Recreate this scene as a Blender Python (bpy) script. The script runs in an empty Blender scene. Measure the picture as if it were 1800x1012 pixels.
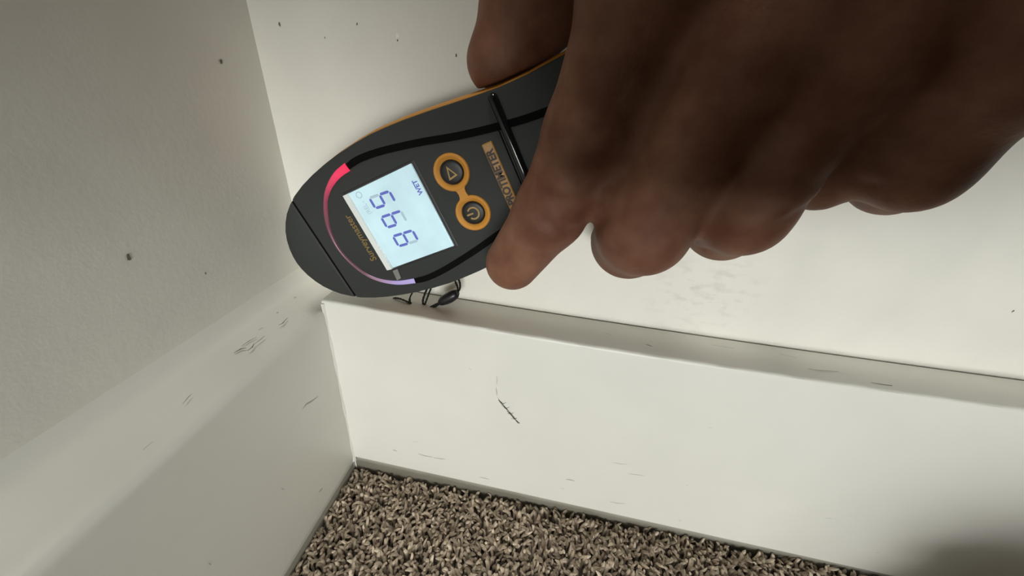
import bpy, bmesh, math, random
import numpy as np
from mathutils import Vector, Matrix

# ------------------------------------------------------------------ camera, world, lights, exposure
CAM = np.array([0.14333277, -0.17757309, 0.23326496])
ROT = np.array([[0.9825809899754857, 0.17411959639738506, 0.06493815742078206],
                [0.1414505749354411, -0.4741219734256435, -0.8690224905981471],
                [-0.12052523797623342, 0.8630705188253074, -0.49049255503563677]])
FPX = 697.8937
sc = bpy.context.scene
COL = sc.collection
cd = bpy.data.cameras.new('camera'); cam = bpy.data.objects.new('camera', cd); COL.objects.link(cam)
cd.sensor_width = 36; cd.lens = FPX / 1800 * 36; cd.clip_start = 0.002; cd.clip_end = 20
m = Matrix.Identity(4)
for i in range(3):
    m[i][0] = ROT[0][i]; m[i][1] = -ROT[1][i]; m[i][2] = -ROT[2][i]; m[i][3] = CAM[i]
cam.matrix_world = m
sc.camera = cam

w = bpy.data.worlds.new('world'); sc.world = w; w.use_nodes = True
w.node_tree.nodes['Background'].inputs[0].default_value = (0.95, 1.0, 0.93, 1)
w.node_tree.nodes['Background'].inputs[1].default_value = 0.06

def area(name, loc, target, sx, sy, power, color, spread=180):
    l = bpy.data.lights.new(name, 'AREA'); l.shape = 'RECTANGLE'; l.size = sx; l.size_y = sy
    l.energy = power; l.color = color; l.spread = math.radians(spread)
    o = bpy.data.objects.new(name, l); COL.objects.link(o)
    o.location = loc
    o.rotation_euler = (Vector(target) - Vector(loc)).to_track_quat('-Z', 'Y').to_euler()
    return o
area('window_light', (0.30, -1.5, 0.15), (0.2, 0, 0.13), 0.8, 0.32, 18.5, (0.985, 1.0, 0.975))
area('ceiling_light', (0.10, -0.33, 1.7), (0.10, -0.15, 0), 0.34, 0.34, 7.6, (1.0, 0.98, 0.92))

vs = sc.view_settings
sc.display_settings.display_device = 'sRGB'
vs.view_transform = 'Standard'; vs.look = 'None'; vs.gamma = 1; vs.use_curve_mapping = False
vs.exposure = 0.0

# ------------------------------------------------------------------ helpers
rnd = random.Random(4)
def ray(u, v):
    return ROT.T @ np.array([(u - 900) / FPX, (v - 506) / FPX, 1.0])
def on(u, v, axis, val):            # point of the plane axis=val seen at that pixel of the photograph
    d = ray(u, v); return CAM + d * ((val - CAM[axis]) / d[axis])
def at(u, v, depth):
    return CAM + ray(u, v) * depth

def mat(name, color, rough=0.6, spec=0.5, **kw):
    M = bpy.data.materials.new(name); M.use_nodes = True
    b = M.node_tree.nodes['Principled BSDF']
    b.inputs['Base Color'].default_value = (*color, 1); b.inputs['Roughness'].default_value = rough
    b.inputs['Specular IOR Level'].default_value = spec
    for k, v in kw.items():
        b.inputs[k.replace('_', ' ')].default_value = v
    return M
def nodes(M):
    nt = M.node_tree; return nt, nt.nodes['Principled BSDF']
def add(nt, t, **kw):
    n = nt.nodes.new(t)
    for k, v in kw.items(): setattr(n, k, v)
    return n
def noise_bump(M, scale, strength, dist=0.001, detail=4):
    nt, b = nodes(M)
    tc = add(nt, 'ShaderNodeTexCoord'); n = add(nt, 'ShaderNodeTexNoise')
    n.inputs['Scale'].default_value = scale; n.inputs['Detail'].default_value = detail
    bp = add(nt, 'ShaderNodeBump'); bp.inputs['Strength'].default_value = strength; bp.inputs['Distance'].default_value = dist
    nt.links.new(tc.outputs['Object'], n.inputs['Vector']); nt.links.new(n.outputs['Fac'], bp.inputs['Height'])
    nt.links.new(bp.outputs['Normal'], b.inputs['Normal'])
    return n
def noise_color(M, scale, c1, c2, lo=0.35, hi=0.65, detail=4, stretch=(1, 1, 1)):
    nt, b = nodes(M)
    tc = add(nt, 'ShaderNodeTexCoord'); mp = add(nt, 'ShaderNodeMapping'); mp.inputs['Scale'].default_value = stretch
    n = add(nt, 'ShaderNodeTexNoise'); n.inputs['Scale'].default_value = scale; n.inputs['Detail'].default_value = detail
    r = add(nt, 'ShaderNodeValToRGB')
    r.color_ramp.elements[0].position = lo; r.color_ramp.elements[0].color = (*c1, 1)
    r.color_ramp.elements[1].position = hi; r.color_ramp.elements[1].color = (*c2, 1)
    nt.links.new(tc.outputs['Object'], mp.inputs['Vector']); nt.links.new(mp.outputs[0], n.inputs['Vector'])
    nt.links.new(n.outputs['Fac'], r.inputs['Fac']); nt.links.new(r.outputs['Color'], b.inputs['Base Color'])

def mesh_obj(name, verts, faces, M, parent=None, smooth=False, kind=None, label=None):
    me = bpy.data.meshes.new(name); me.from_pydata([tuple(map(float, v)) for v in verts], [], [tuple(f) for f in faces]); me.update()
    if M: me.materials.append(M)
    if smooth:
        me.polygons.foreach_set('use_smooth', [True] * len(me.polygons))
    o = bpy.data.objects.new(name, me); COL.objects.link(o)
    if parent: o.parent = parent
    if kind: o['kind'] = kind
    if label: o['label'] = label
    return o
def bm_obj(name, bm, M, parent=None, smooth=False, label=None, sharp=None):
    bmesh.ops.recalc_face_normals(bm, faces=bm.faces)
    me = bpy.data.meshes.new(name); bm.to_mesh(me); bm.free()
    if M: me.materials.append(M)
    if smooth:
        me.polygons.foreach_set('use_smooth', [True] * len(me.polygons))
        if sharp: me.set_sharp_from_angle(angle=math.radians(sharp))
    o = bpy.data.objects.new(name, me); COL.objects.link(o)
    if parent: o.parent = parent
    if label: o['label'] = label
    return o
def thing(name, label, cat):
    o = bpy.data.objects.new(name, None); o.empty_display_size = 0.01; COL.objects.link(o)
    o['label'] = label; o['category'] = cat
    return o

def extrude_profile(name, prof, stations, axis, M, cap=True, smooth=False):
    """prof(s) -> list of 2D (depth, z); stations along the axis; axis 0: run in x, depth = y; axis 1: run in y, depth = x"""
    V = []; F = []; n = len(prof(stations[0]))
    for s in stations:
        for d, z in prof(s):
            V.append((s, d, z) if axis == 0 else (d, s, z))
    for k in range(len(stations) - 1):
        for i in range(n):
            j = (i + 1) % n
            F.append((k * n + i, k * n + j, (k + 1) * n + j, (k + 1) * n + i))
    if cap:
        F.append(tuple(range(n))); F.append(tuple((len(stations) - 1) * n + i for i in reversed(range(n))))
    o = mesh_obj(name, V, F, M)
    bm = bmesh.new(); bm.from_mesh(o.data); bmesh.ops.recalc_face_normals(bm, faces=bm.faces); bm.to_mesh(o.data); bm.free()
    if smooth:
        o.data.polygons.foreach_set('use_smooth', [True] * len(o.data.polygons)); o.data.set_sharp_from_angle(angle=math.radians(38))
    return o

# ------------------------------------------------------------------ materials of the room
WALL = (0.80, 0.785, 0.715)
def paint(name, c, rough, bscale, bstr, smudge):
    M = mat(name, c, rough, 0.4)
    noise_bump(M, bscale, bstr, 0.0006, 5)
    noise_color(M, 26, tuple(x * (1 - smudge) for x in c), c, 0.3, 0.56, 5)
    return M
m_wallr = paint('wall_paint', WALL, 0.62, 420, 0.15, 0.05)
nt, b = nodes(m_wallr)                                # rubbed, smudged area of the wall to the right of the fingers
src = b.inputs['Base Color'].links[0].from_socket
tc = add(nt, 'ShaderNodeTexCoord'); vd = add(nt, 'ShaderNodeVectorMath', operation='DISTANCE'); vd.inputs[1].default_value = tuple(on(1235, 515, 1, 0))
mr = add(nt, 'ShaderNodeMapRange'); mr.inputs[1].default_value = 0.034; mr.inputs[2].default_value = 0.008
n2 = add(nt, 'ShaderNodeTexNoise'); n2.inputs['Scale'].default_value = 190; n2.inputs['Detail'].default_value = 6
mp = add(nt, 'ShaderNodeMapping'); mp.inputs['Scale'].default_value = (0.6, 1, 1.3)
m2 = add(nt, 'ShaderNodeMapRange'); m2.inputs[1].default_value = 0.5; m2.inputs[2].default_value = 0.66; m2.inputs[4].default_value = 0.5
mu = add(nt, 'ShaderNodeMath', operation='MULTIPLY'); mc = add(nt, 'ShaderNodeMixRGB'); mc.inputs[2].default_value = (0.6, 0.58, 0.52, 1)
nt.links.new(tc.outputs['Object'], vd.inputs[0]); nt.links.new(vd.outputs['Value'], mr.inputs[0])
nt.links.new(tc.outputs['Object'], mp.inputs[0]); nt.links.new(mp.outputs[0], n2.inputs['Vector']); nt.links.new(n2.outputs['Fac'], m2.inputs[0])
nt.links.new(mr.outputs[0], mu.inputs[0]); nt.links.new(m2.outputs[0], mu.inputs[1]); nt.links.new(mu.outputs[0], mc.inputs[0])
nt.links.new(src, mc.inputs[1]); nt.links.new(mc.outputs[0], b.inputs['Base Color'])
m_walll = paint('wall_paint_side', WALL, 0.62, 420, 0.15, 0.06)
m_base = paint('baseboard_gloss_paint', (0.81, 0.80, 0.735), 0.38, 130, 0.10, 0.03)
m_mark = mat('scuff_graphite', (0.13, 0.125, 0.11), 0.8)
m_scuff = mat('scuff_faint', (0.42, 0.40, 0.35), 0.8)
m_nick = mat('nick_dark', (0.16, 0.15, 0.12), 0.9)
m_chip = mat('chip_white', (0.9, 0.89, 0.85), 0.4)
m_caulk = paint('caulk_paint', (0.80, 0.785, 0.72), 0.45, 300, 0.25, 0.08)

# ------------------------------------------------------------------ the room: walls, baseboards, floor
TR, TL = 0.0241, 0.026
def cl(x, a, b): return max(a, min(b, x))
def lx(z): return 0.0037 - 0.0155 * cl(z, 0, 0.4)
zs = [-0.03, 0.0, 0.1, 0.2, 0.3, 0.4, 1.3]
# wall slabs with thickness
V = []; F = []
for z in zs: V += [(lx(z), 0, z), (1.7, 0, z), (1.7, 0.05, z), (lx(z), 0.05, z)]
for k in range(len(zs) - 1):
    for i in range(4):
        j = (i + 1) % 4; F.append((4 * k + i, 4 * k + j, 4 * k + 4 + j, 4 * k + 4 + i))
F += [(3, 2, 1, 0), tuple(4 * (len(zs) - 1) + i for i in range(4))]
wall_right = mesh_obj('wall_right', V, F, m_wallr, kind='structure', label='white painted wall behind the moisture meter')
V = []; F = []
for z in zs: V += [(lx(z), -1.7, z), (lx(z), 0.0, z), (-0.06, 0.0, z), (-0.06, -1.7, z)]
for k in range(len(zs) - 1):
    for i in range(4):
        j = (i + 1) % 4; F.append((4 * k + i, 4 * k + j, 4 * k + 4 + j, 4 * k + 4 + i))
F += [(3, 2, 1, 0), tuple(4 * (len(zs) - 1) + i for i in range(4))]
wall_left = mesh_obj('wall_left', V, F, m_walll, kind='structure', label='greyer shaded wall on the left of the corner')

def zr1(x): x = cl(x, 0, 0.36); return 0.0633 * x * x - 0.02255 * x + 0.12308
def zr2(x): x = cl(x, 0, 0.36); return 0.0914 * x * x - 0.03236 * x + 0.12405
def zr3(x): x = cl(x, 0, 0.45); return 0.0045 - 0.0235 * x
def prof_r(x):
    a, b, c = zr1(x), zr2(x), zr3(x); wv = 0.00012 * math.sin(x * 190) + 0.00010 * math.sin(x * 413 + 1)
    return [(-0.0006, -0.026), (-0.0006, a - 0.0004), (-0.0012, a), (-TR + 0.0016, b + wv), (-TR + 0.0007, b - 0.0002 + wv), (-TR + 0.0002, b - 0.0007),
            (-TR, b - 0.0018), (-TR, c + 0.002), (-TR + 0.0003, c), (-TR + 0.0012, c - 0.0008), (-TR + 0.0013, c - 0.0016), (-TR + 0.0013, -0.026)]
st = [0.0252] + [0.0275 + 0.005 * i for i in range(70)] + [0.42, 0.5, 0.8, 1.65]
base_r = extrude_profile('baseboard_right', prof_r, st, 0, m_base, smooth=True)
base_r['kind'] = 'structure'; base_r['label'] = 'bright white baseboard under the moisture meter with a graphite scuff'

def zl1(y): return 0.1205 - 0.019 * cl(y, -0.16, 0)
def zl2(y): return 0.1205 + 0.006 * cl(y, -0.16, 0)
def prof_l(y):
    a, b = zl1(y), zl2(y); wv = 0.0002 * math.sin(y * 130); P = []
    x0 = lx(a)
    P += [(x0 - 0.001, -0.026), (x0 - 0.001, a + 0.012), (x0 - 0.0002, a + 0.009), (x0 + 0.0004, a + 0.0055), (x0 + 0.0014, a + 0.0032), (x0 + 0.0030, a + 0.0015), (x0 + 0.0058, a + 0.0004)]
    P += [(TL - 0.012, b + 0.0004 + wv), (TL - 0.0065, b - 0.0010 + wv)]
    for k in range(1, 6):
        t = (0.25 + 0.75 * k / 6) * math.pi / 2
        P.append((TL - 0.0048 + 0.0048 * math.sin(t), b - 0.0060 + 0.0048 * math.cos(t) + wv * (1 - k / 6)))
    P += [(TL, b - 0.0064), (TL + 0.0001, 0.004), (TL - 0.0002, 0.001), (TL - 0.0008, -0.0005), (TL - 0.0012, -0.0026), (TL - 0.0012, -0.026)]
    return P
st = [-1.65, -0.8, -0.4] + [-0.3 + 0.006 * i for i in range(50)] + [0.0]
base_l = extrude_profile('baseboard_left', prof_l, st, 1, m_base, smooth=True)
base_l['kind'] = 'structure'; base_l['label'] = 'shaded white baseboard on the left with chipped rounded top edge'

# grey strip along the foot of the baseboards; the right one darkens downwards
m_foot = mat('foot_grey', (0.3, 0.28, 0.23), 0.9, 0.1)
nt, b = nodes(m_foot); ta = add(nt, 'ShaderNodeAttribute'); ta.attribute_name = 'tint'; mz = add(nt, 'ShaderNodeMixRGB', blend_type='MULTIPLY'); mz.inputs[0].default_value = 1
noise_color(m_foot, 120, (0.82, 0.82, 0.8), (1, 1, 1), stretch=(0.4, 1, 1)); src = b.inputs['Base Color'].links[0].from_socket
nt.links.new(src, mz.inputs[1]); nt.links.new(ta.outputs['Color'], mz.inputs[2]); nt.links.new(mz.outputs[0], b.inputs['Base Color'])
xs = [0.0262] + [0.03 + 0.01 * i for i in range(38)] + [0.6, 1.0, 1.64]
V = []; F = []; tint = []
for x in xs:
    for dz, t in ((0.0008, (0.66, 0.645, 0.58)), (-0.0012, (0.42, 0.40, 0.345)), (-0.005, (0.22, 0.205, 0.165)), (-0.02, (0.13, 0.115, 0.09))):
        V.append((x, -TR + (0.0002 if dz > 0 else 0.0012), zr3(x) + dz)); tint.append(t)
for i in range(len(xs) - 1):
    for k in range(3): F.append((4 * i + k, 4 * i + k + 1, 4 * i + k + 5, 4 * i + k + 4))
g_ = mesh_obj('foot_line', V, F, m_foot, base_r, label='grey strip along the foot of the baseboard, darker downwards')
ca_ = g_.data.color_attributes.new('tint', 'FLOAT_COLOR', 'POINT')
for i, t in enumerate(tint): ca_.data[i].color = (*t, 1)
m_foot2 = mat('foot_grey_side', (0.36, 0.34, 0.29), 0.85, 0.2)
mesh_obj('foot_line', [(TL - 0.0011, -TR, -0.0024), (TL - 0.0011, -TR, -0.02), (TL - 0.0011, -1.6, -0.02), (TL - 0.0011, -1.6, -0.0024)], [(0, 1, 2, 3)], m_foot2, base_l, label='grey strip along the foot of the baseboard, darker downwards')

# caulk bead in the baseboard corner, with its crack
V = []; F = []; n = 40
for i in range(n):
    z = 0.0 + 0.1215 * i / (n - 1)
    wv = 0.0004 * math.sin(z * 160) + 0.0003 * math.sin(z * 390 + 2); r = 0.0011 + wv * 0.7
    V += [(TL - 0.0006, -TR - r, z), (TL + r * 0.45, -TR - r * 0.5, z), (TL + r, -TR + 0.0006, z)]
for i in range(n - 1):
    F += [(3 * i, 3 * i + 1, 3 * i + 4, 3 * i + 3), (3 * i + 1, 3 * i + 2, 3 * i + 5, 3 * i + 4)]
caulk = mesh_obj('trim_1', V, F, m_caulk, smooth=True, kind='structure', label='caulk bead in the corner where the two baseboards meet')

m_floor = mat('carpet_backing', (0.10, 0.083, 0.06), 0.95, 0.1)
nz = noise_bump(m_floor, 380, 1.0, 0.004, 3)
floor = mesh_obj('floor', [(-0.06, -1.7, -0.0155), (1.7, -1.7, -0.0155), (1.7, 0.05, -0.0155), (-0.06, 0.05, -0.0155),
                           (-0.06, -1.7, -0.04), (1.7, -1.7, -0.04), (1.7, 0.05, -0.04), (-0.06, 0.05, -0.04)],
                 [(0, 1, 2, 3), (7, 6, 5, 4), (0, 4, 5, 1), (1, 5, 6, 2), (2, 6, 7, 3), (3, 7, 4, 0)], m_floor, kind='structure')
floor['label'] = 'floor under the brown carpet pile'

# added dark board behind the viewpoint, keeps lamp light off upper walls and hand
m_wood = mat('dark_wood', (0.035, 0.022, 0.014), 0.6); noise_color(m_wood, 8, (0.025, 0.015, 0.01), (0.05, 0.03, 0.018), stretch=(1, 12, 12))
blocker = mesh_obj('light_blocker', [(x, y, z) for x in (-0.06, 1.7) for y in (-0.48, -0.44) for z in (0.212, 1.0)],
                  [(0, 1, 3, 2), (4, 6, 7, 5), (0, 4, 5, 1), (2, 3, 7, 6), (0, 2, 6, 4), (1, 5, 7, 3)], m_wood, kind='structure', label='added dark wooden board behind the viewpoint, blocking light')

# ------------------------------------------------------------------ carpet pile (uncountable yarn tufts, one object)
def carpet():
    rg = np.random.default_rng(7)
    sp = 0.00205
    gx, gy = np.meshgrid(np.arange(TL - 0.0004, 0.56, sp), np.arange(-0.185, -TR + 0.0006, sp), indexing='ij')
    bx = gx.ravel() + rg.uniform(-.5, .5, gx.size) * sp; by = gy.ravel() + rg.uniform(-.5, .5, gx.size) * sp
    N = bx.size
    K, S = 5, 8                               # ring sides, rings
    hgt = rg.uniform(0.0058, 0.0098, N)
    lean = rg.uniform(0, 2 * np.pi, N); amt = rg.uniform(0.0006, 0.0046, N)
    curl = rg.uniform(0, 2 * np.pi, N); ca = rg.uniform(0.0003, 0.0011, N)
    r0 = rg.uniform(0.00062, 0.00115, N)
    t = np.linspace(0, 1, S)
    prof = np.array([0.8, 0.9, 0.98, 1.05, 1.12, 1.12, 0.9, 0.35])
    cx = bx[:, None] + np.cos(lean)[:, None] * amt[:, None] * t ** 2 + ca[:, None] * np.cos(curl[:, None] + 5 * t) * t
    cy = by[:, None] + np.sin(lean)[:, None] * amt[:, None] * t ** 2 + ca[:, None] * np.sin(curl[:, None] + 5 * t) * t
    tt = np.array([0, .2, .4, .58, .74, .87, .96, 1.0])
    cz = -0.0155 + hgt[:, None] * tt
    lim = np.where(t > 0.3, 0.0008, 0.0008)
    cx = np.maximum(cx, TL - 0.0010 + 0.6 * r0[:, None]); cy = np.minimum(cy, -TR + 0.0011 - 0.6 * r0[:, None])
    a = np.linspace(0, 2 * np.pi, K, endpoint=False)
    R = r0[:, None] * prof
    vx = cx[:, :, None] + R[:, :, None] * np.cos(a + 0.9 * t[:, None]); vy = cy[:, :, None] + R[:, :, None] * np.sin(a + 0.9 * t[:, None])
    vz = np.repeat(cz[:, :, None], K, 2) + 0.25 * R[:, :, None] * np.sin(a * 2 + lean[:, None, None])
    co = np.stack([vx, vy, vz], -1).reshape(-1, 3)
    base = np.arange(N)[:, None, None] * (K * S)
    s = np.arange(S - 1)[None, :, None]; k = np.arange(K)[None, None, :]
    q = np.stack([base + s * K + k, base + s * K + (k + 1) % K, base + (s + 1) * K + (k + 1) % K, base + (s + 1) * K + k], -1).reshape(-1, 4)
    capf = (np.arange(N)[:, None] * (K * S) + (S - 1) * K + np.arange(K)[None])
    nq = len(q); nl = nq * 4 + N * K
    me = bpy.data.meshes.new('carpet_pile')
    me.vertices.add(len(co)); me.vertices.foreach_set('co', co.ravel())
    me.loops.add(nl); me.loops.foreach_set('vertex_index', np.concatenate([q.ravel(), capf.ravel()]).astype(np.int32))
    me.polygons.add(nq + N)
    me.polygons.foreach_set('loop_start', np.concatenate([np.arange(nq) * 4, nq * 4 + np.arange(N) * K]).astype(np.int32))
    me.polygons.foreach_set('use_smooth', np.ones(nq + N, bool))
    me.update(calc_edges=True); me.validate()
    M = mat('carpet_yarn', (0.25, 0.2, 0.15), 0.9, 0.15)
    nt, b = nodes(M)
    g = add(nt, 'ShaderNodeNewGeometry'); r = add(nt, 'ShaderNodeValToRGB')
    els = r.color_ramp.elements
    els[0].color = (0.22, 0.17, 0.118, 1); els[1].color = (0.84, 0.71, 0.56, 1)
    e = els.new(0.45); e.color = (0.44, 0.36, 0.27, 1); e = els.new(0.8); e.color = (0.63, 0.52, 0.40, 1)
    nt.links.new(g.outputs['Random Per Island'], r.inputs['Fac'])
    nt.links.new(r.outputs['Color'], b.inputs['Base Color'])
    b.inputs['Sheen Weight'].default_value = 0.15
    me.materials.append(M)
    o = bpy.data.objects.new('carpet_pile', me); COL.objects.link(o)
    o['kind'] = 'stuff'; o['label'] = 'brown and beige carpet pile of short twisted yarn tufts in the corner'; o['category'] = 'carpet'
carpet()

# ------------------------------------------------------------------ wear marks: paper-thin patches of graphite and dirt lying on the paint
def patch(name, M, parent, axis, val, strokes, off=0.00008, label=None):
    """strokes: list of (pixel polyline, width in m); each lies on the plane axis=val"""
    V = []; F = []
    for pts, wd in strokes:
        P = [on(u, v, axis, val) for u, v in pts]
        n0 = len(V); nrm = np.zeros(3); nrm[axis] = 1 if axis != 1 else -1
        for i, p in enumerate(P):
            a = P[max(i - 1, 0)]; b = P[min(i + 1, len(P) - 1)]
            t = (b - a) / (np.linalg.norm(b - a) + 1e-9); s = np.cross(t, nrm)
            ww = wd * (0.35 if i in (0, len(P) - 1) else rnd.uniform(0.7, 1.15)) / 2
            V += [p + s * ww + nrm * off, p - s * ww + nrm * off]
        for i in range(len(P) - 1):
            F.append((n0 + 2 * i, n0 + 2 * i + 1, n0 + 2 * i + 3, n0 + 2 * i + 2))
    o = mesh_obj(name, V, F, M, parent, kind=None, label=label)
    return o
S = []
for k in range(11):                                   # dense end of the scuff
    t = k / 10; u = 878 + 31 * t; v = 705 + 36 * t
    S.append(([(u - 2, v - 2 + rnd.uniform(-1.5, 1.5)), (u + 2, v + 1.5), (u + 5, v + 3.5 + rnd.uniform(-1.5, 2))], rnd.uniform(0.0006, 0.0012)))
for u, v in ((884, 708), (890, 716), (897, 726), (903, 735)):
    S.append(([(u - 5, v), (u, v + 1), (u + 6, v - 1)], 0.0005))
patch('scuff_mark', m_mark, base_r, 1, -TR, S, label='dark graphite scuff')
patch('scuff_mark', m_scuff, base_r, 1, -TR, [([(873, 660), (874, 668), (873, 676)], 0.0004), ([(872, 680), (873, 688), (874, 695)], 0.0005), ([(875, 698), (879, 705), (883, 709)], 0.0005)])
S = [([(735, 797), (748, 801), (760, 803)], .0006), ([(762, 804), (775, 806), (783, 807)], .0005), ([(843, 838), (852, 840), (860, 842)], .0006),
     ([(690, 790), (694, 791), (698, 793)], .0006), ([(725, 775), (735, 777)], .0003),
     ([(995, 842), (1003, 843), (1010, 845)], .0008), ([(1072, 881), (1085, 884), (1098, 885)], .0005), ([(1075, 812), (1090, 815), (1103, 816)], .0003), ([(1105, 832), (1120, 834), (1133, 836)], .0003),
     ([(985, 857), (993, 859)], .0004), ([(1193, 914), (1197, 915)], .0008), ([(1207, 852), (1210, 853)], .0005), ([(1452, 910), (1462, 911)], .0005), ([(1540, 970), (1545, 971)], .0005),
     ([(825, 647), (828, 649)], .0005), ([(1245, 751), (1252, 752)], .0003)]
patch('scuff_mark', m_scuff, base_r, 1, -TR, S)
# cracks and dirt on the ledges
S = [([(1420, 648), (1440, 651), (1475, 653)], .0004), ([(1530, 672), (1560, 677), (1600, 681), (1680, 692)], .0005), ([(1745, 700), (1765, 705), (1798, 708)], .0006), ([(1135, 605), (1141, 607), (1147, 609)], .0006),
     ([(1600, 651), (1604, 653)], .0009), ([(1065, 586), (1075, 589)], .0003), ([(1370, 622), (1400, 629)], .0003), ([(1250, 606), (1290, 612)], .0003)]
patch('crack', m_nick, base_r, 2, 0.1222, S)
S = [([(412, 622), (424, 615), (434, 613)], .0007), ([(436, 618), (444, 612), (447, 606)], .0007), ([(447, 607), (458, 599), (466, 592)], .0005), ([(425, 610), (440, 600), (452, 594)], .0005),
     ([(490, 573), (497, 570), (506, 560)], .0005), ([(506, 525), (510, 524)], .0009), ([(517, 525), (521, 523)], .0008), ([(486, 552), (490, 550)], .0008),
     ([(455, 581), (463, 577)], .0004), ([(322, 712), (332, 700), (338, 694)], .0003), ([(252, 793), (270, 778)], .0003)]
patch('chip_line', m_nick, base_l, 2, 0.1208, S, off=0.0006)
patch('scuff_mark', m_scuff, base_l, 0, TL, [([(531, 719), (538, 710), (546, 706), (558, 697)], .0006), ([(560, 865), (566, 858)], .0012), ([(494, 858), (498, 860)], .0008), ([(366, 989), (370, 992)], .0008)], off=0.0003)
patch('chip_line', m_chip, base_l, 0, TL, [([(538, 558), (541, 560)], .0012)], off=0.0006)
def spots(parent, axis, val, L, M=m_nick):
    V = []; F = []
    for u, v, r in L:
        c = on(u, v, axis, val); n = 7; n0 = len(V); a0 = rnd.uniform(0, 6)
        off = np.zeros(3); off[axis] = 0.00012 if axis != 1 else -0.00012
        ax = [i for i in range(3) if i != axis]
        for k in range(n):
            p = c + off; rr = r * rnd.uniform(0.45, 1.1)
            p[ax[0]] += rr * math.cos(a0 + k * 2 * math.pi / n) * 0.7; p[ax[1]] += rr * math.sin(a0 + k * 2 * math.pi / n) * 1.2
            V.append(p)
        F.append(tuple(range(n0, n0 + n)))
    return mesh_obj('nick', V, F, M, parent)
def lxs(u, v):                                        # left wall leans, so find its x at that pixel
    x = 0.001
    for _ in range(4): x = lx(on(u, v, 0, x)[2])
    return x
for u, v, r in ((388, 107, .0009), (226, 452, .0011), (155, 775, .0009), (361, 480, .0006), (1, 916, .001)):
    spots(wall_left, 0, lxs(u, v) + 0.0002, [(u, v, r)])
spots(wall_left, 0, lxs(417, 348) + 0.0002, [(417, 348, .0007)], m_chip)
spots(wall_right, 1, 0, [(491, 42, .0009), (628, 42, .0007), (699, 71, .0004), (571, 66, .0004), (802, 97, .0006), (1780, 547, .0006), (1605, 650, .0005)])
spots(wall_right, 1, 0, [(698, 63, .0012)], m_chip)

# ------------------------------------------------------------------ moisture meter, in its own frame: x along the body, y across, z out of the face
T = 0.0355
ANG = math.radians(27.81)
meter = thing('moisture_meter', 'dark grey and orange handheld moisture meter with lit screen held flat against the white wall', 'meter')
OX, OZ = 0.07717, 0.17654
meter.matrix_world = Matrix(((math.cos(ANG), -math.sin(ANG), 0, OX), (0, 0, -1, -0.0005), (math.sin(ANG), math.cos(ANG), 0, OZ), (0, 0, 0, 1)))
m_grey = mat('meter_grey_rubber', (0.034, 0.037, 0.035), 0.62, 0.35); noise_bump(m_grey, 1500, 0.12, 0.0003, 2)
m_dark = mat('meter_black_rubber', (0.0025, 0.0025, 0.0025), 0.75, 0.08)
m_gloss = mat('meter_gloss_black', (0.006, 0.006, 0.007), 0.12, 0.6)
m_orange = mat('meter_orange_rubber', (0.60, 0.26, 0.035), 0.5, 0.4)
m_gold = mat('meter_gold_print', (0.42, 0.27, 0.09), 0.5, 0.4)
m_dimgold = mat('meter_dull_gold_print', (0.24, 0.16, 0.055), 0.6, 0.3)
m_badge = mat('meter_badge', (0.42, 0.22, 0.06), 0.3, 0.5)
m_ink = mat('badge_ink', (0.035, 0.018, 0.008), 0.5)

HW = [(-58.4, 0), (-58.1, 3.2), (-57.2, 6.8), (-55.6, 10.6), (-53.4, 14.2), (-50.6, 17.4), (-47.2, 20.4), (-43.2, 22.9), (-38.5, 25.2), (-32.4, 27.3),
      (-26, 28.9), (-19, 30.2), (-11, 31.3), (-3, 31.9), (5, 32.2), (12, 31.9), (20, 31.3), (32, 29.9), (46, 28), (56, 26.8), (66, 26.4), (80, 26.8), (95, 27.2), (108, 26.8), (118, 25), (125, 21), (129.5, 14), (131, 6), (131.3, 0)]
def hw(u):
    us = [a for a, b in HW]; return float(np.interp(u, us, [b for a, b in HW]))
def loop(u0, u1):
    pts = [(u0, hw(u0))] if hw(u0) > 0.01 else []
    pts += [(a, b) for a, b in HW if u0 < a < u1]
    if hw(u0) <= 0.01: pts = [(u0, 0)] + [p for p in pts if p[0] > u0]
    pts += [(u1, hw(u1))] if hw(u1) > 0.01 else [(u1, 0)]
    low = [(a, -b) for a, b in reversed(pts) if b > 0.01]
    return np.array(pts + low) / 1000
def inset(P, d):
    n = len(P); Q = []
    for i in range(n):
        a = P[i - 1]; b = P[i]; c = P[(i + 1) % n]
        e1 = (b - a) / np.linalg.norm(b - a); e2 = (c - b) / np.linalg.norm(c - b)
        n1 = np.array([e1[1], -e1[0]]); n2 = np.array([e2[1], -e2[0]])
        nn = n1 + n2; nn /= np.linalg.norm(nn); k = 1 / max(0.5, nn @ n1)
        Q.append(b + nn * d * k)
    return np.array(Q)
def loft(name, P, layers, M, parent, smooth=True, label=None):
    """layers: (inset, z) from front to back"""
    bm = bmesh.new(); rings = []
    for d, z in layers:
        rings.append([bm.verts.new((q[0], q[1], z)) for q in inset(P, d)])
    for A, B in zip(rings, rings[1:]):
        for i in range(len(A)):
            j = (i + 1) % len(A); bm.faces.new((A[i], A[j], B[j], B[i]))
    bm.faces.new(rings[0]); bm.faces.new(list(reversed(rings[-1])))
    return bm_obj(name, bm, M, parent, smooth, label, sharp=40)
SEAM = -40.9
body = loop(SEAM + 0.35, 131.3); nose = loop(-58.4, SEAM - 0.35); full = loop(-58.4, 131.3)
loft('front_shell', body, [(0.0007, T), (0.0002, T - 0.0003), (0.0, T - 0.0010), (0.0, T - 0.0022)], m_grey, meter)
loft('nose_cap', nose, [(0.0007, T), (0.0002, T - 0.0004), (0.0, T - 0.0014), (0.0, T - 0.014), (0.004, T - 0.024)], m_grey, meter)
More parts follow.
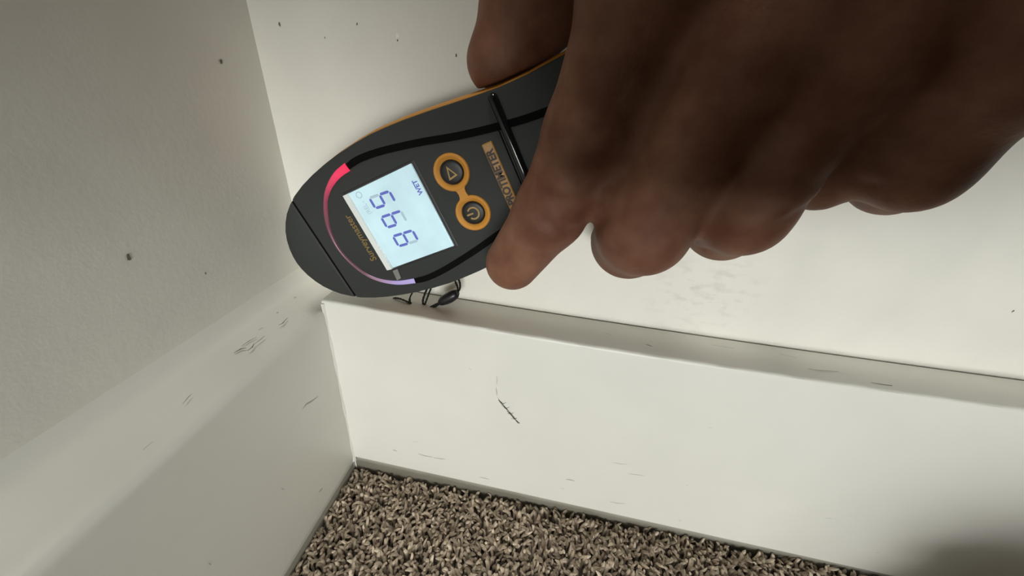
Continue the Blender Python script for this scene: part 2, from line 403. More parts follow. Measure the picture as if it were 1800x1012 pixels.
loft('seam', loop(SEAM - 1.2, SEAM + 1.2), [(0.0006, T - 0.0006), (0.0004, T - 0.014)], m_dark, meter)
loft('side_band', loop(SEAM + 0.35, 131.3), [(0.0006, T - 0.0020), (-0.0004, T - 0.0030), (-0.0013, T - 0.009), (-0.0012, T - 0.015), (0.0006, T - 0.0185)], m_orange, meter, label='orange rubber band around the body')
loft('back_shell', body, [(0.001, T - 0.0165), (0.003, T - 0.022), (0.007, T - 0.030), (0.010, 0.0)], m_grey, meter)

def ribbon(name, pts, widths, z0, z1, M, parent, crown=0.0, colors=None, label=None):
    P = np.array(pts, float) / 1000; n = len(P); bm = bmesh.new(); R = []
    cl_ = bm.verts.layers.float_color.new('tint') if colors else None
    for i in range(n):
        a = P[max(i - 1, 0)]; b = P[min(i + 1, n - 1)]; t = (b - a) / np.linalg.norm(b - a); s = np.array([-t[1], t[0]])
        h = widths[i] / 2000
        row = []
        for k, zz in ((-1, z0), (-1, z1), (-0.5, z1 + crown * .75), (0, z1 + crown), (0.5, z1 + crown * .75), (1, z1), (1, z0)):
            q = P[i] + s * h * k; v = bm.verts.new((q[0], q[1], zz)); row.append(v)
            if colors: v[cl_] = (*colors[i], 1)
        R.append(row)
    for A, B in zip(R, R[1:]):
        for i in range(6): bm.faces.new((A[i], A[i + 1], B[i + 1], B[i]))
    bm.faces.new(R[0]); bm.faces.new(R[-1])
    return bm_obj(name, bm, M, parent, crown > 0, label, sharp=50)
def smooth_path(pts, n=8, closed=False):
    P = [np.array(p, float) for p in pts]; out = []
    for i in range(len(P) - 1):
        p0 = P[max(i - 1, 0)]; p1 = P[i]; p2 = P[i + 1]; p3 = P[min(i + 2, len(P) - 1)]
        for k in range(n):
            t = k / n
            out.append(0.5 * ((2 * p1) + (p2 - p0) * t + (2 * p0 - 5 * p1 + 4 * p2 - p3) * t * t + (3 * p1 - p0 - 3 * p2 + p3) * t ** 3))
    out.append(P[-1]); return out
# y here points to the upper side, i.e. y = -v of my measurements
g = [(-9.2, 25.8), (-3, 26.4), (7, 25.4), (22, 22.4), (36.5, 18.8), (50, 16.2), (62, 14.4), (76, 13.6), (100, 13.4), (118, 12)]
for sgn in (1, -1):
    pts = smooth_path([(a, b * sgn) for a, b in g], 6); n = len(pts)
    ribbon('groove_inlay', pts, [2.6 if i > 2 else 2.4 for i in range(n)], T - 0.001, T + 0.00012, m_dark, meter, label='black inlay line on the face')
led = [(-9.2, 25.8), (-15, 24.9), (-21, 22.4), (-26, 18.6), (-30.3, 12.6), (-33, 6.4), (-33.9, -0.8), (-32.6, -8), (-29.4, -15), (-24.4, -20.2), (-17.2, -24), (-9.0, -25.8)]
LP = smooth_path(led, 6); n = len(LP)
LC = [(1.0, 0.02, 0.10), (1.0, 0.03, 0.12), (0.62, 0.04, 0.10), (0.26, 0.035, 0.07), (0.15, 0.035, 0.055), (0.11, 0.03, 0.045), (0.10, 0.032, 0.045), (0.11, 0.045, 0.06), (0.16, 0.075, 0.10), (0.38, 0.24, 0.36), (0.44, 0.36, 0.72), (0.47, 0.43, 0.80)]
LW = [3.3, 2.8, 2.1, 1.7, 1.9, 1.6, 1.4, 1.3, 1.3, 1.4, 1.8, 2.2]
cols = []; wid = []
for i in range(n):
    x = i / 6; a = min(int(x), 10); t = x - a
    cols.append(tuple(np.array(LC[a]) * (1 - t) + np.array(LC[a + 1]) * t)); wid.append(LW[a] * (1 - t) + LW[a + 1] * t)
m_led = mat('light_guide', (0.3, 0.1, 0.12), 0.25, 0.5)
nt, b = nodes(m_led); at_ = add(nt, 'ShaderNodeAttribute'); at_.attribute_name = 'tint'
nt.links.new(at_.outputs['Color'], b.inputs['Emission Color']); b.inputs['Emission Strength'].default_value = 0.85
b.inputs['Base Color'].default_value = (0.07, 0.035, 0.045, 1)
ribbon('light_guide', LP, wid, T - 0.001, T + 0.0002, m_led, meter, crown=0.0005, colors=cols, label='glowing arc, pink at one end and lavender at the other')

def quad_block(name, Q, z0, z1, M, parent, bev=0.0003, label=None):
    bm = bmesh.new(); A = [bm.verts.new((x / 1000, y / 1000, z0)) for x, y in Q]; B = [bm.verts.new((x / 1000, y / 1000, z1)) for x, y in Q]
    n = len(Q)
    for i in range(n): bm.faces.new((A[i], A[(i + 1) % n], B[(i + 1) % n], B[i]))
    bm.faces.new(list(reversed(A))); bm.faces.new(B)
    bmesh.ops.recalc_face_normals(bm, faces=bm.faces)
    if bev: bmesh.ops.bevel(bm, geom=list(bm.edges), offset=bev, segments=2, affect='EDGES', profile=0.5)
    return bm_obj(name, bm, M, parent, False, label)
# screen: recessed tray, lit panel, segments, clear window with a thick bevelled edge towards the nose
m_tray = mat('screen_tray', (0.02, 0.02, 0.02), 0.4)
quad_block('screen_tray', [(-17.4, -18.2), (17.0, -18.2), (17.0, 18.2), (-17.4, 18.2)], T - 0.004, T + 0.0002, m_tray, meter)
m_lcd = bpy.data.materials.new('lcd_backlight'); m_lcd.use_nodes = True
nt, b = nodes(m_lcd); b.inputs['Base Color'].default_value = (0.25, 0.3, 0.32, 1); b.inputs['Roughness'].default_value = 0.3
tc = add(nt, 'ShaderNodeTexCoord'); nz = add(nt, 'ShaderNodeTexNoise'); nz.inputs['Scale'].default_value = 60; nz.inputs['Detail'].default_value = 6
cr = add(nt, 'ShaderNodeValToRGB'); cr.color_ramp.elements[0].color = (0.36, 0.52, 0.56, 1); cr.color_ramp.elements[1].color = (0.47, 0.68, 0.73, 1)
cr.color_ramp.elements[0].position = 0.3; cr.color_ramp.elements[1].position = 0.62
nt.links.new(tc.outputs['Object'], nz.inputs['Vector']); nt.links.new(nz.outputs['Fac'], cr.inputs['Fac']); nt.links.new(cr.outputs['Color'], b.inputs['Emission Color'])
b.inputs['Emission Strength'].default_value = 0.95
lcd = quad_block('lcd_screen', [(-15.0, -17.1), (15.6, -17.3), (15.6, 17.3), (-15.0, 17.1)], T - 0.001, T + 0.0005, m_lcd, meter, 0.0002, label='backlit pale blue display')
ZS = T + 0.0006
m_seg = mat('lcd_segment_on', (0.03, 0.04, 0.22), 0.5); 
nt, b = nodes(m_seg); b.inputs['Emission Color'].default_value = (0.10, 0.13, 0.45, 1); b.inputs['Emission Strength'].default_value = 0.75
m_ghost = mat('lcd_segment_ghost', (0.2, 0.25, 0.27), 0.5)
nt, b = nodes(m_ghost); b.inputs['Emission Color'].default_value = (0.30, 0.42, 0.48, 1); b.inputs['Emission Strength'].default_value = 0.85
def flat(name, P, z, M, parent, th=0.00006):
    return quad_block(name, P, z, z + th * 1000 / 1000, M, parent, 0)
def seg(p, q, wd):
    p = np.array(p, float); q = np.array(q, float); t = (q - p) / np.linalg.norm(q - p); s = np.array([-t[1], t[0]])
    p = p + t * 0.18; q = q - t * 0.18; h = wd / 2
    return [p, p + t * h + s * h, q - t * h + s * h, q, q - t * h - s * h, p + t * h - s * h]
def digit(v_hi, v_lo, du, onset, ghost):
    u0, u1, u2 = -7.4 + du, -2.7 + du, 1.9 + du          # up is towards the nose (-u); left of the digit is larger v
    sk = 0.35
    pt = {'a': ((u0, v_hi - sk), (u0, v_lo - sk)), 'g': ((u1, v_hi), (u1, v_lo)), 'd': ((u2, v_hi + sk), (u2, v_lo + sk)),
          'f': ((u0, v_hi - sk), (u1, v_hi)), 'e': ((u1, v_hi), (u2, v_hi + sk)), 'b': ((u0, v_lo - sk), (u1, v_lo)), 'c': ((u1, v_lo), (u2, v_lo + sk))}
    for k in onset + ghost:
        (a, b_), (c, d) = pt[k]
        flat('digit_segment', seg((a, -b_), (c, -d), 1.05), ZS, m_seg if k in onset else m_ghost, lcd)
digit(-7.6, -12.0, 0.0, 'afgcd', 'b')
digit(1.0, -3.6, 0.2, 'abfgc', 'd')
digit(9.7, 5.1, 0.5, 'abfgcd', 'e')

def text(name, s, u, v, size, M, parent, z, th=0.00005, sx=1.0, label=None, italic=0.0, bold=0.0):
    c = bpy.data.curves.new(name, 'FONT'); c.body = s; c.size = size; c.align_x = 'CENTER'; c.align_y = 'CENTER'; c.extrude = th; c.shear = italic; c.offset = bold
    t = bpy.data.objects.new(name, c); COL.objects.link(t)
    dg = bpy.context.evaluated_depsgraph_get(); me = bpy.data.meshes.new_from_object(t.evaluated_get(dg))
    bpy.data.objects.remove(t); bpy.data.curves.remove(c)
    me.name = name; me.materials.clear(); me.materials.append(M)
    Mx = Matrix.Translation((u / 1000, -v / 1000, z)) @ Matrix.Rotation(math.radians(90), 4, 'Z') @ Matrix.Diagonal((sx, 1, 1, 1))
    me.transform(Mx)
    o = bpy.data.objects.new(name, me); COL.objects.link(o); o.parent = parent
    if label: o['label'] = label
    return o
text('status_lettering', 'WET', 13.5, -8.7, 0.0027, m_seg, lcd, ZS, bold=0.00008, label='dark blue word WET')
text('mode_lettering', '(REL -', -10.8, -9.6, 0.0027, m_ghost, lcd, ZS, sx=0.85)
def ring_flat(name, u, v, r, wd, z, M, parent, a0=0, a1=360, n=20):
    pts = [(u + r * math.cos(math.radians(a0 + (a1 - a0) * i / n)), -v + r * math.sin(math.radians(a0 + (a1 - a0) * i / n))) for i in range(n + 1)]
    return ribbon(name, pts, [wd] * (n + 1), z, z + 0.00008, M, parent)
ring_flat('bell_symbol', -10.8, -15.0, 1.2, 0.35, ZS, m_ghost, lcd)
text('brand_lettering', 'Surveymaster', -21.2, 0.7, 0.0043, m_dimgold, meter, T + 0.0001, sx=0.90, bold=0.00005, label='dull gold lettering')
# window
m_glass = bpy.data.materials.new('clear_window'); m_glass.use_nodes = True; nt = m_glass.node_tree; nt.nodes.remove(nt.nodes['Principled BSDF'])
tr = add(nt, 'ShaderNodeBsdfTransparent'); gl = add(nt, 'ShaderNodeBsdfGlossy'); gl.inputs['Roughness'].default_value = 0.08
fr = add(nt, 'ShaderNodeFresnel'); fr.inputs['IOR'].default_value = 1.4; mx = add(nt, 'ShaderNodeMixShader')
nt.links.new(fr.outputs[0], mx.inputs[0]); nt.links.new(tr.outputs[0], mx.inputs[1]); nt.links.new(gl.outputs[0], mx.inputs[2]); nt.links.new(mx.outputs[0], nt.nodes['Material Output'].inputs[0])
quad_block('window_cover', [(-15.2, -17.3), (15.8, -17.5), (15.8, 17.5), (-15.2, 17.3)], T + 0.0008, T + 0.0014, m_glass, meter, 0.0002, label='clear plastic cover over the display')
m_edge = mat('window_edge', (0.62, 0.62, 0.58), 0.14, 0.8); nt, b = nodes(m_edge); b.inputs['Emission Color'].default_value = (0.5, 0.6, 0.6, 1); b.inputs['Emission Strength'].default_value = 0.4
bm = bmesh.new()
sec = [(-15.2, T + 0.0014), (-15.6, T + 0.0013), (-18.2, T + 0.0004), (-18.5, T - 0.001), (-15.2, T - 0.001)]
ra = [bm.verts.new((x / 1000, -0.0172, z)) for x, z in sec]; rb = [bm.verts.new(((x + 0.4) / 1000, 0.0172, z)) for x, z in sec]
for i in range(5): bm.faces.new((ra[i], ra[(i + 1) % 5], rb[(i + 1) % 5], rb[i]))
bm.faces.new(ra); bm.faces.new(list(reversed(rb)))
bm_obj('window_bevel', bm, m_edge, meter, label='whitish bevelled edge of the display window')
quad_block('light_pipe', [(-16.6, -23.0), (-14.2, -22.6), (-13.4, -18.2), (-16.0, -18.2)], T - 0.0005, T + 0.0004, mat('light_pipe', (0.22, 0.22, 0.2), 0.3), meter, 0.0002)

# buttons with their orange dish surrounds
def dish(bm, u, v, prof):
    n = 40; rings = []
    for r, z in prof: rings.append([bm.verts.new(((u + r * math.cos(2 * math.pi * i / n)) / 1000, (-v + r * math.sin(2 * math.pi * i / n)) / 1000, T + z / 1000)) for i in range(n)])
    for A, B in zip(rings, rings[1:]):
        for i in range(n): bm.faces.new((A[i], A[(i + 1) % n], B[(i + 1) % n], B[i]))
    return rings
B1 = (28.3, -8.6); B2 = (29.0, 8.0)
bm = bmesh.new()
for u, v in (B1, B2):
    rr = dish(bm, u, v, [(6.9, -0.4), (6.9, 0.5), (6.7, 0.85), (6.3, 1.0), (5.9, 0.9), (4.6, 0.05), (4.6, -0.4)])
Q = [(26.0, 2.9), (27.0, 1.5), (27.2, 0.3), (27.0, -1.0), (26.0, -2.4), (31.3, -2.8), (30.4, -1.2), (30.2, 0.2), (30.4, 1.6), (31.3, 3.0)]
A = [bm.verts.new((x / 1000, y / 1000, T - 0.0004)) for x, y in Q]; B = [bm.verts.new((x / 1000, y / 1000, T + 0.00088)) for x, y in Q]
for i in range(10): bm.faces.new((A[i], A[(i + 1) % 10], B[(i + 1) % 10], B[i]))
bm.faces.new(B); bm.faces.new(list(reversed(A)))
bm_obj('button_surround', bm, m_orange, meter, True, 'orange figure-eight rim around both buttons', sharp=45)
def button(u, v):
    bm = bmesh.new(); rr = dish(bm, u, v, [(4.45, -0.4), (4.45, 0.25), (4.2, 0.6), (3.6, 0.78), (2.4, 0.86)]); bm.faces.new(rr[-1])
    return bm_obj('button', bm, mat('button_black', (0.009, 0.008, 0.007), 0.45), meter, True, 'round black button', sharp=45)
b1 = button(B1[0] + 0.3, B1[1]); b2 = button(B2[0] + 0.3, B2[1])
tri = [(27.7, 11.4), (30.3, 7.0), (26.5, 6.3)]
cyc = [np.array(p) for p in tri]; cen = sum(cyc) / 3
bm = bmesh.new(); o_ = []; i_ = []
for p in cyc:
    o_.append((p[0], p[1])); q = cen + (p - cen) * 0.62; i_.append((q[0], q[1]))
vo = [bm.verts.new((x / 1000, y / 1000, T + 0.00098)) for x, y in o_]; vi = [bm.verts.new((x / 1000, y / 1000, T + 0.00098)) for x, y in i_]
vo2 = [bm.verts.new((x / 1000, y / 1000, T + 0.0007)) for x, y in o_]; vi2 = [bm.verts.new((x / 1000, y / 1000, T + 0.0007)) for x, y in i_]
for i in range(3):
    j = (i + 1) % 3; bm.faces.new((vo[i], vo[j], vi[j], vi[i])); bm.faces.new((vo[i], vo2[i], vo2[j], vo[j])); bm.faces.new((vi[i], vi[j], vi2[j], vi2[i]))
bm_obj('triangle_symbol', bm, m_gold, b1)
ring_flat('power_symbol', B2[0] + 0.3, B2[1], 2.2, 0.6, T + 0.0009, m_gold, b2, -140, 140)
ribbon('power_symbol', [(26.6, -8.0), (29.3, -8.0)], [0.6, 0.6], T + 0.0009, T + 0.001, m_gold, b2)
# badge
badge = quad_block('badge', [(42.9, 12.9), (46.9, 12.9), (46.9, -12.9), (42.9, -12.9)], T - 0.0004, T + 0.0007, m_badge, meter, 0.0004, label='gold badge with dark lettering')
text('badge_lettering', 'PROTIMETER', 44.9, 0, 0.0040, m_ink, badge, T + 0.00072, sx=0.90, bold=0.00018)
# panel edge and the glossy bar across the neck
ribbon('panel_edge', [(50.6, 15.5), (50.6, -15.5)], [0.5, 0.5], T - 0.0003, T + 0.00015, m_dark, meter)
bm = bmesh.new(); n = 14; prev = None
for y, r in ((0.0262, 0.0006), (0.0256, 0.0014), (0.0245, 0.0017), (-0.0245, 0.0017), (-0.0256, 0.0014), (-0.0262, 0.0006)):
    ring = [bm.verts.new((0.0531 + r * math.cos(2 * math.pi * i / n), y, T + 0.0003 + r * math.sin(2 * math.pi * i / n))) for i in range(n)]
    if prev:
        for i in range(n): bm.faces.new((prev[i], prev[(i + 1) % n], ring[(i + 1) % n], ring[i]))
    else: bm.faces.new(ring)
    prev = ring
bm.faces.new(list(reversed(prev)))
bm_obj('cross_bar', bm, m_gloss, meter, True, 'glossy black bar across the neck', sharp=50)

# ------------------------------------------------------------------ cord hanging below the meter
def tube(bm, P, r, n=7, wob=0.0):
    P = [np.array(p) for p in P]; prev = None; up = np.array([0.3, 0.2, 0.9])
    for i, p in enumerate(P):
        t = P[min(i + 1, len(P) - 1)] - P[max(i - 1, 0)]; t = t / (np.linalg.norm(t) + 1e-12)
        a = np.cross(t, up); a /= np.linalg.norm(a); b_ = np.cross(t, a)
        rr = r[i] if isinstance(r, (list, tuple)) else r * (1 + wob * math.sin(i * 2.3))
        ring = [bm.verts.new(p + (a * math.cos(2 * math.pi * k / n) + b_ * math.sin(2 * math.pi * k / n)) * rr) for k in range(n)]
        if prev:
            for k in range(n): bm.faces.new((prev[k], prev[(k + 1) % n], ring[(k + 1) % n], ring[k]))
        else: bm.faces.new(ring)
        prev = ring
    bm.faces.new(list(reversed(prev)))
def z9(a, b): return (660 + a / 9, 470 + b / 9)
def cp(a, b, y): return on(*z9(a, b), 1, y)
m_cord = mat('cord_black', (0.012, 0.012, 0.009), 0.8, 0.2)
cord = thing('wrist_cord', 'thin black looped cord with a bead hanging below the moisture meter onto the baseboard ledge', 'cord')
cord.location = (0.078, -0.012, 0.1225)
inv = np.array(cord.location)
def cpath(L, n=6): return [p - inv for p in smooth_path([cp(*q) for q in L], n)]
bm = bmesh.new()
tube(bm, cpath([(820, 330, -0.008), (780, 420, -0.0095), (750, 530, -0.011), (770, 640, -0.013), (800, 690, -0.0145), (880, 660, -0.0135), (960, 610, -0.0125), (1030, 560, -0.012)]), 0.00055, wob=0.15)
tube(bm, cpath([(880, 330, -0.007), (850, 400, -0.0085), (810, 510, -0.0105), (775, 610, -0.0125), (800, 660, -0.0138), (870, 625, -0.013), (950, 585, -0.012), (1040, 545, -0.011)]), 0.0005, wob=0.15)
bm_obj('cord_loop', bm, m_cord, cord, True)
bm = bmesh.new()
tube(bm, cpath([(1240, 160, -0.004), (1270, 240, -0.006), (1300, 320, -0.0085), (1290, 400, -0.0105), (1250, 450, -0.011)]), 0.0005, wob=0.15)
tube(bm, cpath([(1300, 160, -0.004), (1335, 240, -0.006), (1335, 330, -0.0085), (1300, 390, -0.0105), (1240, 430, -0.011)]), 0.0005, wob=0.15)
bm_obj('cord_loop', bm, m_cord, cord, True)
bm = bmesh.new()
tube(bm, cpath([(1010, 585, -0.012), (1030, 560, -0.0118), (1080, 520, -0.0115), (1160, 480, -0.011), (1240, 430, -0.0108), (1290, 395, -0.0105), (1305, 385, -0.0105)], 2),
     [0.0006, 0.0012, 0.0018, 0.0022, 0.0026, 0.0028, 0.0029, 0.0029, 0.0027, 0.0024, 0.0018, 0.0014, 0.0008][:13], 12)
bm_obj('bead', bm, mat('bead_black', (0.010, 0.009, 0.012), 0.35, 0.5), cord, True, 'oval black bead')
knot = thing('thread_knot', 'short knotted black thread sticking out under the nose of the moisture meter', 'thread')
knot.location = (0.065, -0.012, 0.1225); inv = np.array(knot.location)
bm = bmesh.new()
tube(bm, cpath([(215, 470, -0.010), (240, 498, -0.0105), (270, 492, -0.0105), (330, 482, -0.011), (420, 505, -0.012), (520, 550, -0.013), (545, 565, -0.013)]), 0.00045, wob=0.3)
tube(bm, cpath([(585, 400, -0.009), (560, 440, -0.010), (542, 500, -0.012), (540, 560, -0.013), (525, 620, -0.0142), (530, 665, -0.015)]), [0.0004] * 12 + [0.0006] * 6 + [0.0005] * 9 + [0.0003] * 4, 7)
bm_obj('thread', bm, m_cord, knot, True)
bm = bmesh.new(); bmesh.ops.create_icosphere(bm, subdivisions=2, radius=0.00115)
c0 = cp(540, 565, -0.013) - inv
for v in bm.verts:
    k = 1 + 0.35 * math.sin(v.co.x * 3000) * math.cos(v.co.z * 2600 + 1); v.co = Vector(c0) + v.co * k
bm_obj('knot', bm, m_cord, knot, True)

# ------------------------------------------------------------------ the hand: one continuous skin grown from a smooth distance field
def build_hand():
    G = 0.0012
    chains = []                                      # list of lists of (point, radius)
    def A(u, v, d): return at(u, v, d)
    R = 0.001
    index = [(A(901, 462, .1455), 9.9 * R), (A(968, 372, .1320), 11.6 * R), (A(1034, 232, .1165), 12.6 * R), (A(1112, 10, .0985), 13.0 * R), (A(1150, -60, .092), 13.2 * R)]
    middle = [(A(1075, 420, .165), 8.6 * R), (A(1105, 425, .143), 10.6 * R), (A(1130, 402, .122), 11.8 * R), (A(1330, 80, .092), 12.8 * R)]
    ring = [(A(1225, 400, .158), 8.0 * R), (A(1270, 396, .136), 9.4 * R), (A(1305, 368, .116), 10.8 * R), (A(1520, 90, .087), 12.0 * R)]
    pinky = [(A(1500, 315, .145), 7.4 * R), (A(1565, 315, .122), 8.2 * R), (A(1606, 288, .102), 9.6 * R), (A(1850, 70, .074), 10.8 * R)]
    thumb = [(A(880, 108, .1370), 10.6 * R), (A(915, 5, .1300), 12.2 * R), (A(985, -150, .112), 13.5 * R)]
    pad = [(A(882, 108, .1375), 10.2 * R), (A(978, 22, .134), 10.5 * R)]
    W = A(900, 506, 0); 
    # wrist and forearm rise towards the photographer
    qd = lambda x, y, z: CAM + ROT.T @ np.array([x, y, z])
    wrist = np.array([.200, -.068, .325]); fore = wrist + 0.23 * np.array([0.69, -0.15, 0.70])
    mcps = [index[-1][0], middle[-1][0], ring[-1][0], pinky[-1][0]]
    pts = np.array([p for c in (index, middle, ring, pinky, thumb) for p, r in c] + [wrist, fore])
    lo = pts.min(0) - 0.03; hi = pts.max(0) + 0.03
    nx, ny, nz_ = [int(math.ceil((hi[i] - lo[i]) / G)) + 1 for i in range(3)]
    ax = [lo[i] + G * np.arange(k) for i, k in enumerate((nx, ny, nz_))]
    X = np.stack(np.meshgrid(*ax, indexing='ij'), -1).astype(np.float32)
    def cone(a, b, ra, rb):
        a = a.astype(np.float32); d = (b - a).astype(np.float32); pa = X - a
        h = np.clip((pa @ d) / float(d @ d), 0, 1)
        return np.sqrt(((pa - h[..., None] * d) ** 2).sum(-1)) - (ra + (rb - ra) * h).astype(np.float32)
    def smin(a, b, k):
        h = np.maximum(k - np.abs(a - b), 0) / k; return np.minimum(a, b) - h * h * k * 0.25
    def chain(c, k):
        d = None
        for (a, ra), (b, rb) in zip(c, c[1:]):
            e = cone(a, b, ra, rb); d = e if d is None else smin(d, e, k)
        return d
    D = chain(index, .004)
    for c in (middle, ring, pinky): D = smin(D, chain(c, .011), .0045)
    for a_, b_, ra, rb in (((1082, 325, .1255), (1240, 40, .101), 10.5, 12), ((1225, 330, .122), (1420, 70, .095), 9.5, 11.5), ((1440, 312, .116), (1660, 80, .087), 9.5, 11.5)):
        D = smin(D, cone(A(*a_), A(*b_), ra * R, rb * R), .006)      # flesh that closes the fist between the fingers
    th = smin(chain(thumb, .005), chain(pad, .005), .006)
    palm = None
    inner = [wrist + (m_ - wrist) * 0.12 for m_ in mcps]
    off = (mcps[3] - mcps[0]); off /= np.linalg.norm(off)
    for i, m_ in enumerate(mcps):
        e = cone(m_, wrist + off * (-0.014 + 0.0095 * i), 0.0125, 0.0155)
        palm = e if palm is None else smin(palm, e, .012)
    palm = smin(palm, cone(wrist - off * 0.008, fore - off * .01, .022, .027), .015)
    palm = smin(palm, cone(wrist + off * 0.010, fore + off * .012, .021, .026), .015)
    palm = smin(palm, cone(thumb[-1][0], wrist - off * .012, .0145, .019), .012)      # thenar
    palm = smin(palm, cone(thumb[-1][0], mcps[0], .008, .009), .014)                   # web
    D = smin(D, palm, .007); D = smin(D, th, .006)
    # the flesh gives way where it is pressed against the meter
    ca, sa = math.cos(ANG), math.sin(ANG)
    mu = (X[..., 0] - OX) * ca + (X[..., 2] - OZ) * sa; mv = -(X[..., 0] - OX) * sa + (X[..., 2] - OZ) * ca; mz_ = -(X[..., 1] + 0.0005)
    half = np.interp(mu * 1000, [a for a, b_ in HW], [b_ for a, b_ in HW]).astype(np.float32) / 1000 + 0.0014 - np.clip((T - 0.0165 - mz_) / 0.019, 0, 1) * 0.0105
    dm = np.maximum(np.maximum(np.abs(mv) - half, np.abs(mu - 0.0365) - 0.095), mz_ - (T + 0.0006))
    dm = np.maximum(dm, np.where((np.abs(mu - 0.0531) < 0.0022) & (np.abs(mv) < 0.027), mz_ - (T + 0.0021), dm))
    D = np.maximum(D, 0.0004 - dm)
    # folds and ridges of the skin
    def carve(P, wd, dep):
        nonlocal D
        P = [np.array(p, np.float32) for p in P]; dist = None
        for a, b in zip(P, P[1:]):
            d = b - a; pa = X - a; h = np.clip((pa @ d) / float(d @ d), 0, 1)
            e = ((pa - h[..., None] * d) ** 2).sum(-1); dist = e if dist is None else np.minimum(dist, e)
        D = D + dep * np.exp(-dist / (wd * wd))
    def surf(u, v, d0):                              # first hit of the viewing ray with the field near depth d0
        ts = np.arange(0.05, 0.19, 0.0006)
        p = np.array([at(u, v, t) for t in ts]); ii = np.round((p - lo) / G).astype(int)
        ok = ((ii >= 0) & (ii < np.array([nx, ny, nz_]))).all(1)
        for t, q, o in zip(ts, ii, ok):
            if o and D[q[0], q[1], q[2]] < 0: return at(u, v, t)
        return at(u, v, d0)
    carve([surf(*p, .125) for p in ((962, 392), (985, 402), (1010, 404), (1034, 398))], .0019, .0016)
    carve([surf(*p, .115) for p in ((985, 330), (1010, 345), (1045, 352), (1085, 350))], .0024, -.0009)
    carve([surf(*p, .115) for p in ((1000, 350), (1040, 368), (1085, 362))], .0013, .0005)
    carve([surf(*p, .12) for p in ((1050, 400), (1062, 384), (1090, 374))], .0028, .0016)
    carve([surf(*p, .10) for p in ((1225, 425), (1300, 402), (1390, 360), (1530, 303), (1650, 240))], .0022, -.0008)
    carve([surf(*p, .10) for p in ((1240, 440), (1310, 420), (1400, 378), (1540, 325))], .0018, .0007)
    # surface nets
    s = D < 0
    nx1, ny1, nz1 = nx - 1, ny - 1, nz_ - 1
    acc = np.zeros((nx1, ny1, nz1, 3), np.float32); cnt = np.zeros((nx1, ny1, nz1), np.float32)
    cor = [(i, j, k) for i in (0, 1) for j in (0, 1) for k in (0, 1)]
    def sl(c): return (slice(c[0], c[0] + nx1), slice(c[1], c[1] + ny1), slice(c[2], c[2] + nz1))
    for c in cor:
        for a_ in range(3):
            if c[a_] == 0:
                e = list(c); e[a_] = 1; e = tuple(e)
                d0 = D[sl(c)]; d1 = D[sl(e)]; msk = s[sl(c)] != s[sl(e)]
                t = np.where(msk, d0 / np.where(msk, d0 - d1, 1), 0)
                for q in range(3):
                    acc[..., q] += msk * (c[q] + (t if q == a_ else 0))
                cnt += msk
    act = cnt > 0; idx = -np.ones(cnt.shape, np.int64); idx[act] = np.arange(act.sum())
    cells = np.argwhere(act)
    co = lo + G * (cells + acc[act] / cnt[act][:, None])
    F = []
    for a_ in range(3):
        b_, c_ = (a_ + 1) % 3, (a_ + 2) % 3
        sh = [slice(None)] * 3; s0 = s[tuple(slice(0, -1) if q == a_ else slice(None) for q in range(3))]; s1 = s[tuple(slice(1, None) if q == a_ else slice(None) for q in range(3))]
        e = np.argwhere(s0 != s1)
        okk = (e[:, b_] > 0) & (e[:, c_] > 0) & (e[:, b_] < cnt.shape[b_]) & (e[:, c_] < cnt.shape[c_]); e = e[okk]
        ob = np.zeros(3, int); ob[b_] = 1; oc = np.zeros(3, int); oc[c_] = 1
        q = np.stack([idx[tuple((e - ob - oc).T)], idx[tuple((e - oc).T)], idx[tuple(e.T)], idx[tuple((e - ob).T)]], -1)
        fl = s0[tuple(e.T)]; q[~fl] = q[~fl][:, ::-1]
        F.append(q)
    F = np.concatenate(F); F = F[(F >= 0).all(1)]
    ed = np.concatenate([F[:, [0, 1]], F[:, [1, 2]], F[:, [2, 3]], F[:, [3, 0]]])
    for lam in (0.5, -0.52, 0.5, -0.52, 0.5):
        sm = np.zeros_like(co); nn = np.zeros(len(co))
        for q in range(3):
            sm[:, q] = np.bincount(ed[:, 0], co[ed[:, 1], q], len(co)) + np.bincount(ed[:, 1], co[ed[:, 0], q], len(co))
        nn = np.bincount(ed[:, 0], minlength=len(co)) + np.bincount(ed[:, 1], minlength=len(co))
        co = co + lam * (sm / np.maximum(nn, 1)[:, None] - co)
    return co, F, index, thumb, middle
co, F, index, thumb, middle = build_hand()
m_skin = mat('skin', (0.33, 0.165, 0.105), 0.55, 0.22)
nt, b = nodes(m_skin)
b.inputs['Subsurface Weight'].default_value = 0.12; b.inputs['Subsurface Radius'].default_value = (0.004, 0.0015, 0.0008); b.inputs['Subsurface Scale'].default_value = 1.0
noise_color(m_skin, 90, (0.165, 0.068, 0.040), (0.245, 0.118, 0.074), 0.35, 0.65, 3)
noise_bump(m_skin, 900, 0.18, 0.0006, 4)
hand = mesh_obj('hand', co, F, m_skin, None, True)
hand['label'] = 'bare left hand gripping the moisture meter, back of the hand towards the viewer'
hand['category'] = 'hand'
print('hand verts', len(co))

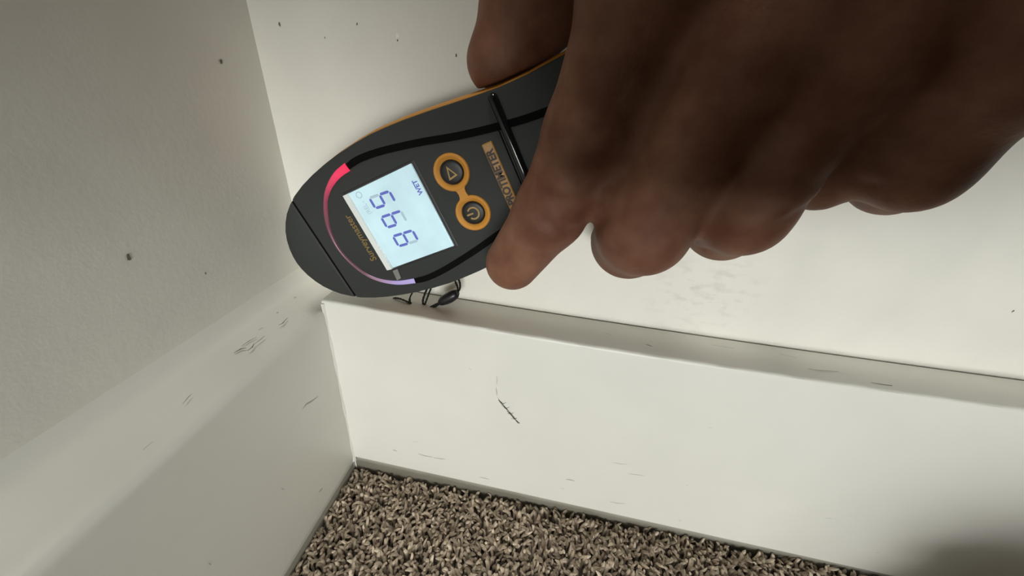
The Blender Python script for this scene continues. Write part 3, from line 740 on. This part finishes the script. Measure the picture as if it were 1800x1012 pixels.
# ------------------------------------------------------------------ the smartphone the picture is taken with: held in front of the hand, its lens at the viewpoint
phone = thing('smartphone', 'black smartphone held in front of the hand, taking the picture', 'phone')
pm = Matrix.Identity(4)
for i in range(3):
    pm[i][0] = ROT[0][i]; pm[i][1] = -ROT[1][i]; pm[i][2] = -ROT[2][i]; pm[i][3] = CAM[i]
phone.matrix_world = pm
m_ph = mat('phone_black', (0.012, 0.012, 0.013), 0.35)
def slab(x0, x1, y0, y1, r, z0, z1, name, M):
    P = []
    for cx, cy, a in ((x1 - r, y1 - r, 0), (x0 + r, y1 - r, 90), (x0 + r, y0 + r, 180), (x1 - r, y0 + r, 270)):
        for k in range(7): P.append((1000 * (cx + r * math.cos(math.radians(a + 15 * k))), 1000 * (cy + r * math.sin(math.radians(a + 15 * k)))))
    return quad_block(name, P, z0, z1, M, phone, 0.0004)
slab(-0.020, 0.141, -0.062, 0.016, 0.010, 0.0130, 0.0210, 'body', m_ph)
slab(-0.016, 0.022, -0.026, 0.012, 0.008, 0.0112, 0.0131, 'camera_bump', m_ph)

# ------------------------------------------------------------------ a shoe added on the carpet just outside the frame to throw the soft shadow on the foot of the baseboard at lower right
shoe = thing('shoe', 'dark shoe added on the carpet right of the view, to cast a shadow', 'shoe')
shoe.location = (0.385, -0.21, -0.006); shoe.rotation_euler = (0, 0, math.radians(4))
def shoe_part(name, secs, M, label=None):
    bm = bmesh.new(); R = []
    for y, wd, z0, z1, sq in secs:
        ring = []
        for k in range(20):
            a = 2 * math.pi * k / 20; c, q = math.cos(a), math.sin(a)
            ring.append(bm.verts.new((wd * math.copysign(abs(c) ** sq, c), y, (z0 + z1) / 2 + (z1 - z0) / 2 * math.copysign(abs(q) ** sq, q))))
        R.append(ring)
    for A, B in zip(R, R[1:]):
        for k in range(20): bm.faces.new((A[k], A[(k + 1) % 20], B[(k + 1) % 20], B[k]))
    bm.faces.new(R[0]); bm.faces.new(list(reversed(R[-1])))
    return bm_obj(name, bm, M, shoe, True, label, sharp=60)
shoe_part('sole', [(0.135, 0.012, 0, 0.016, .5), (0.128, 0.030, 0, 0.02, .5), (0.10, 0.046, 0, 0.022, .4), (0.05, 0.050, 0, 0.022, .4), (-0.03, 0.040, 0, 0.024, .4), (-0.11, 0.038, 0, 0.03, .4), (-0.145, 0.028, 0, 0.03, .5), (-0.152, 0.012, 0.004, 0.026, .5)], mat('shoe_sole', (0.05, 0.05, 0.05), 0.8))
shoe_part('upper', [(0.128, 0.012, 0.014, 0.03, .8), (0.118, 0.030, 0.014, 0.046, .8), (0.09, 0.043, 0.014, 0.058, .8), (0.04, 0.044, 0.014, 0.072, .85), (-0.02, 0.038, 0.014, 0.094, .85), (-0.06, 0.036, 0.014, 0.108, .85), (-0.11, 0.035, 0.014, 0.112, .85), (-0.138, 0.026, 0.014, 0.108, .85), (-0.146, 0.012, 0.02, 0.098, .85)], mat('shoe_fabric', (0.02, 0.02, 0.022), 0.9))
